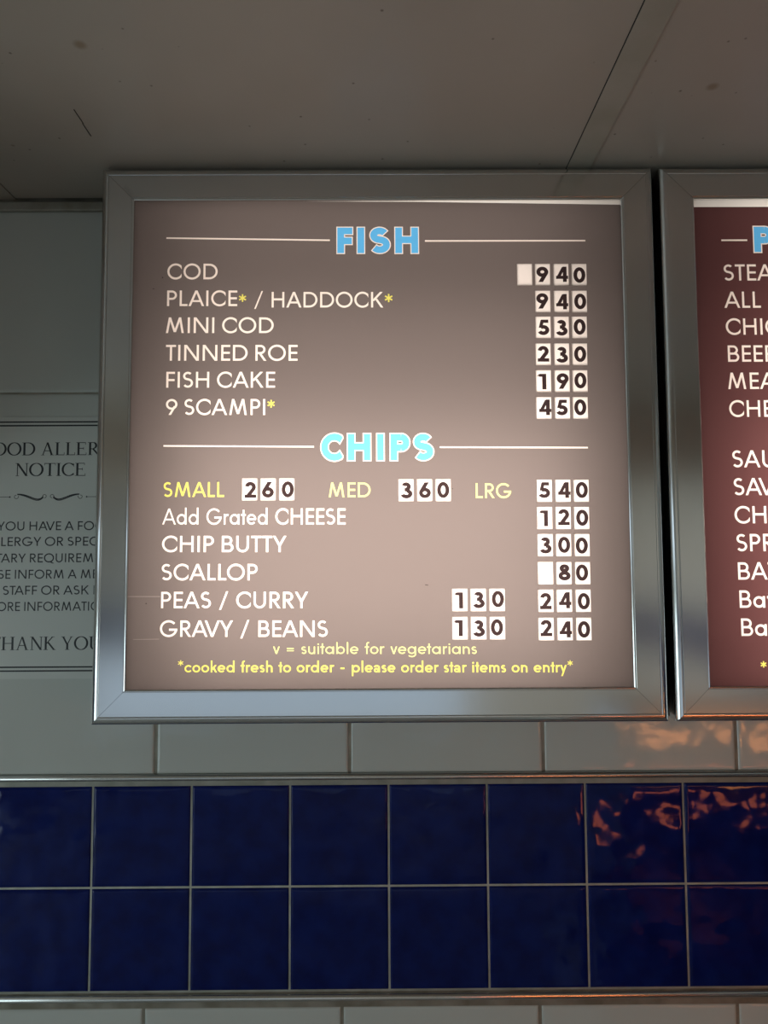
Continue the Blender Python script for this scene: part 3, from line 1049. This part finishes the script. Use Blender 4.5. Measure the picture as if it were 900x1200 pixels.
hp = text_polys('PIES', 1.0088, None, 0.9569, 0.9569, 0.0388, w=0.262, gap=0.03)
rows_R = [(1.1, 0.947, [('rule', 'white_ink', line(0.9598, 0.9751, 0.9985, 0.9751, 0.0025)),
                        ('heading_outline', 'white_ink', grow(hp, 0.0016)), ('heading', 'blue_ink', hp)])]
lst = [('STEAK', .9612, .9134), ('ALL', .9607, .8719), ('CHICKEN', .9616, .8312), ('BEEF', .9632, .7905), ('MEAT', .9619, .7496), ('CHEESE', .9621, .7082),
       ('SAUSAGE', .9636, .6335), ('SAVELOY', .9642, .5926), ('CHICKEN', .9641, .5515), ('SPRING', .9652, .5109), ('BATTERED', .9661, .4699),
       ('Battered', .9667, .4294), ('Battered', .9676, .3891)]
for i, (tx, xx, bz) in enumerate(lst):
    zt = rows_R[-1][1]
    zb = bz - 0.0085
    rows_R.append((zt, zb, [W2(tx, xx, bz, 0.0246 if i < 6 else 0.0250)]))
rows_R.append((rows_R[-1][1], 0.30, [('star', 'yellow', star(.0017, .9978, .3484, .0046))]))
top_R = [(XB0 + .0475, iz - .0104), (XB1 - .0475, iz - .0104)]
board_R = build_board(XB0, XB1, 'film_maroon', rows_R, top_R, [], 'maroon_panel')
tag(board_R, 'backlit maroon menu board beside the brown one, headed with blue P', 'menu board', 'menu boards under the ceiling')

# ------------------------------------------------------------------ allergy notice on the tiles
nx0, nx1, nz0, nz1 = -0.2295, 0.0645, 0.3190, 0.7335
yn = -0.0032
NR = empty('allergy_notice', ((nx0 + nx1) / 2, -0.0022, nz0))
mid = -0.0800
def NT(txt, b, a1, a2, cap=0.0141, w=.132):
    return text_polys(txt, 0, 1, b, b, cap, w, 0, None, 'geo', .30, (a1, a2))
def NS(txt, b, a1, a2, cap=.0207):
    return text_polys(txt, 0, 1, b, b, cap, .1, .05, sglyph, 'geo', .30, (a1, a2), {})
bz = 0.0009
lines = []
for z_ in (0.7254, 0.7196, 0.3371, 0.3312):
    lines += line(nx0 + .012, z_, nx1 - .012, z_, .0024)
for xx in (nx0 + .012, nx0 + .0178, nx1 - .0178, nx1 - .012):
    lines += rect(xx - .0009, 0.3312, xx + .0009, 0.7254)
# scroll ornament: two mirrored flourishes and a rule with dots
orn = []
def flourish(sg):
    o = []
    def mp(pts): return [(mid + sg * p[0], .6049 + p[1]) for p in pts]
    def bez(p0, p1, p2, p3, n=14):
        return [tuple((1 - t) ** 3 * p0[k] + 3 * (1 - t) ** 2 * t * p1[k] + 3 * (1 - t) * t * t * p2[k] + t ** 3 * p3[k] for k in (0, 1)) for t in [i / n for i in range(n + 1)]]
    for off, w_ in ((0, .0013), (.0024, .0010), (.0046, .0010)):
        o += ribbon(mp(bez((.008, .001 - off * .4), (.018, -.011 - off * .5), (.030, .006 - off * .8), (.0495, .0045 - off * .15))), w_)
    for cx, cy, r_, a0, a1 in ((.0058, .0008, .0036, -60, 280), (.0510, .0005, .0038, -200, 100)):
        o += ribbon(mp([(cx + r_ * (1 - .4 * i / 18) * math.cos(math.radians(a0 + (a1 - a0) * i / 18)), cy + r_ * (1 - .4 * i / 18) * math.sin(math.radians(a0 + (a1 - a0) * i / 18))) for i in range(19)]), .0009)
    o += ribbon(mp([(.0610 + .0007 * math.cos(i * PI / 4), .0007 * math.sin(i * PI / 4)) for i in range(8)]), .0013, True)
    o += ribbon(mp([(.061, 0), (.110, 0)]), .0008)
    return o
orn = flourish(1) + flourish(-1)
nl = [('paper', rect(nx0, nz0, nx1, nz1)), ('border', lines), ('ornament', orn),
      ('title', NS('FOOD ALLERGY', 0.6717, (3, -0.1236), (8, -0.0373))),
      ('title ', NS('NOTICE', 0.6384, (0, -0.1339), (5, -0.0385))),
      ('l1', NT('IF YOU HAVE A FOOD', 0.5517, (7, -0.1085), (14, -0.0319))),
      ('l2', NT('ALLERGY OR SPECIAL', 0.5270, (3, -0.1424), (11, -0.0477))),
      ('l3', NT('DIETARY REQUIREMENTS', 0.5009, (8, -0.1065), (15, -0.0227))),
      ('l4', NT('PLEASE INFORM A MEMBER', 0.4753, (7, -0.1295), (16, -0.0257))),
      ('l5', NT('OF STAFF OR ASK FOR', 0.4501, (3, -0.1479), (12, -0.0525))),
      ('l6', NT('MORE INFORMATION', 0.4247, (5, -0.1133), (12, -0.0235))),
      ('thanks', NS('THANK YOU', 0.3637, (1, -0.1475), (6, -0.0537)))]
cut = cut_sheet(nl)
V, F = cut['paper']
verts = [(p[0], yn, p[1]) for p in V]; faces = [list(t_) for t_ in F]
b = len(verts)
cc = [(nx0, nz0), (nx1, nz0), (nx1, nz1), (nx0, nz1)]
verts += [(p[0], yn, p[1]) for p in cc] + [(p[0], -0.0019, p[1]) for p in cc]
for i in range(4):
    j = (i + 1) % 4
    faces.append([b + i, b + j, b + 4 + j, b + 4 + i])
faces.append([b + 7, b + 6, b + 5, b + 4])
obj('paper', verts, faces, M['notice'], NR)
for key, nm in (('border', 'border_line'), ('ornament', 'ornament'), ('title', 'title_lettering'), ('title ', 'title_lettering'), ('l1', 'lettering'), ('l2', 'lettering'),
                ('l3', 'lettering'), ('l4', 'lettering'), ('l5', 'lettering'), ('l6', 'lettering'), ('thanks', 'title_lettering')):
    sheet_obj(nm, [cut[key]], M['ink'], NR, yn)
tag(NR, 'pale food allergy notice with black lettering on the tiles, partly behind menu board', 'notice')

# ------------------------------------------------------------------ serving counter with a heated cabinet (seen only as warm reflections in the glaze)
ct = empty('counter', (1.55, -1.05, FLOOR))
mb = MB(); mb.box(1.0, -1.35, FLOOR, 2.2, -0.80, -0.54); mb.build('counter_body', M['plaster'], ct)
mb = MB(); mb.box(0.98, -1.38, -0.54, 2.22, -0.78, -0.50); mb.build('worktop', M['steel'], ct)
tag(ct, 'steel topped serving counter under the heated cabinet', 'counter')
hot = empty('heated_cabinet', (1.5, -1.05, -0.50))
mb = MB()
mb.box(1.10, -1.30, -0.50, 2.0, -0.85, -0.47); mb.box(1.08, -1.32, 0.08, 2.02, -0.85, 0.10)
mb.box(1.10, -1.32, -0.50, 2.0, -1.30, 0.08)
mb.box(1.08, -1.32, -0.50, 1.10, -0.85, 0.08); mb.box(2.0, -1.32, -0.50, 2.02, -0.85, 0.08)
mb.build('casing', M['steel'], hot)
mb = MB(); mb.box(1.10, -1.30, -0.12, 2.0, -0.90, -0.11); mb.build('shelf', M['steel'], hot)
def glowing(name, strength, tint):
    m = bpy.data.materials.new(name); m.use_nodes = True
    gb = m.node_tree.nodes['Principled BSDF']
    gb.inputs['Base Color'].default_value = (0.2, 0.05, 0.02, 1)
    gb.inputs['Emission Color'].default_value = tint
    gb.inputs['Emission Strength'].default_value = strength
    return m
hotter, cooler = glowing('bright_element', 15.0, (1.0, 0.34, 0.09, 1)), glowing('dull_element', 9.0, (1.0, 0.22, 0.07, 1))
for gm, xa, xb, yy, zz, rr in ((hotter, 1.09, 1.17, -1.0, .025, .010), (hotter, 1.20, 1.33, -1.0, .000, .011), (hotter, 1.37, 1.42, -1.0, .035, .010), (hotter, 1.46, 1.60, -1.0, -.01, .010),
                               (hotter, 1.66, 1.80, -1.0, .02, .010), (cooler, 1.06, 1.09, -1.0, -.22, .03), (cooler, 1.20, 1.27, -1.0, -.17, .02), (cooler, 1.29, 1.34, -1.0, -.19, .02),
                               (cooler, 1.41, 1.50, -1.0, -.20, .025), (cooler, 1.55, 1.68, -1.0, -.18, .02)):
    mb = MB(); mb.cyl_x(xa, xb, yy, zz, rr); mb.build('heating_element', gm, hot)
tag(hot, 'steel cabinet with glowing orange heating elements on the counter', 'food warmer')
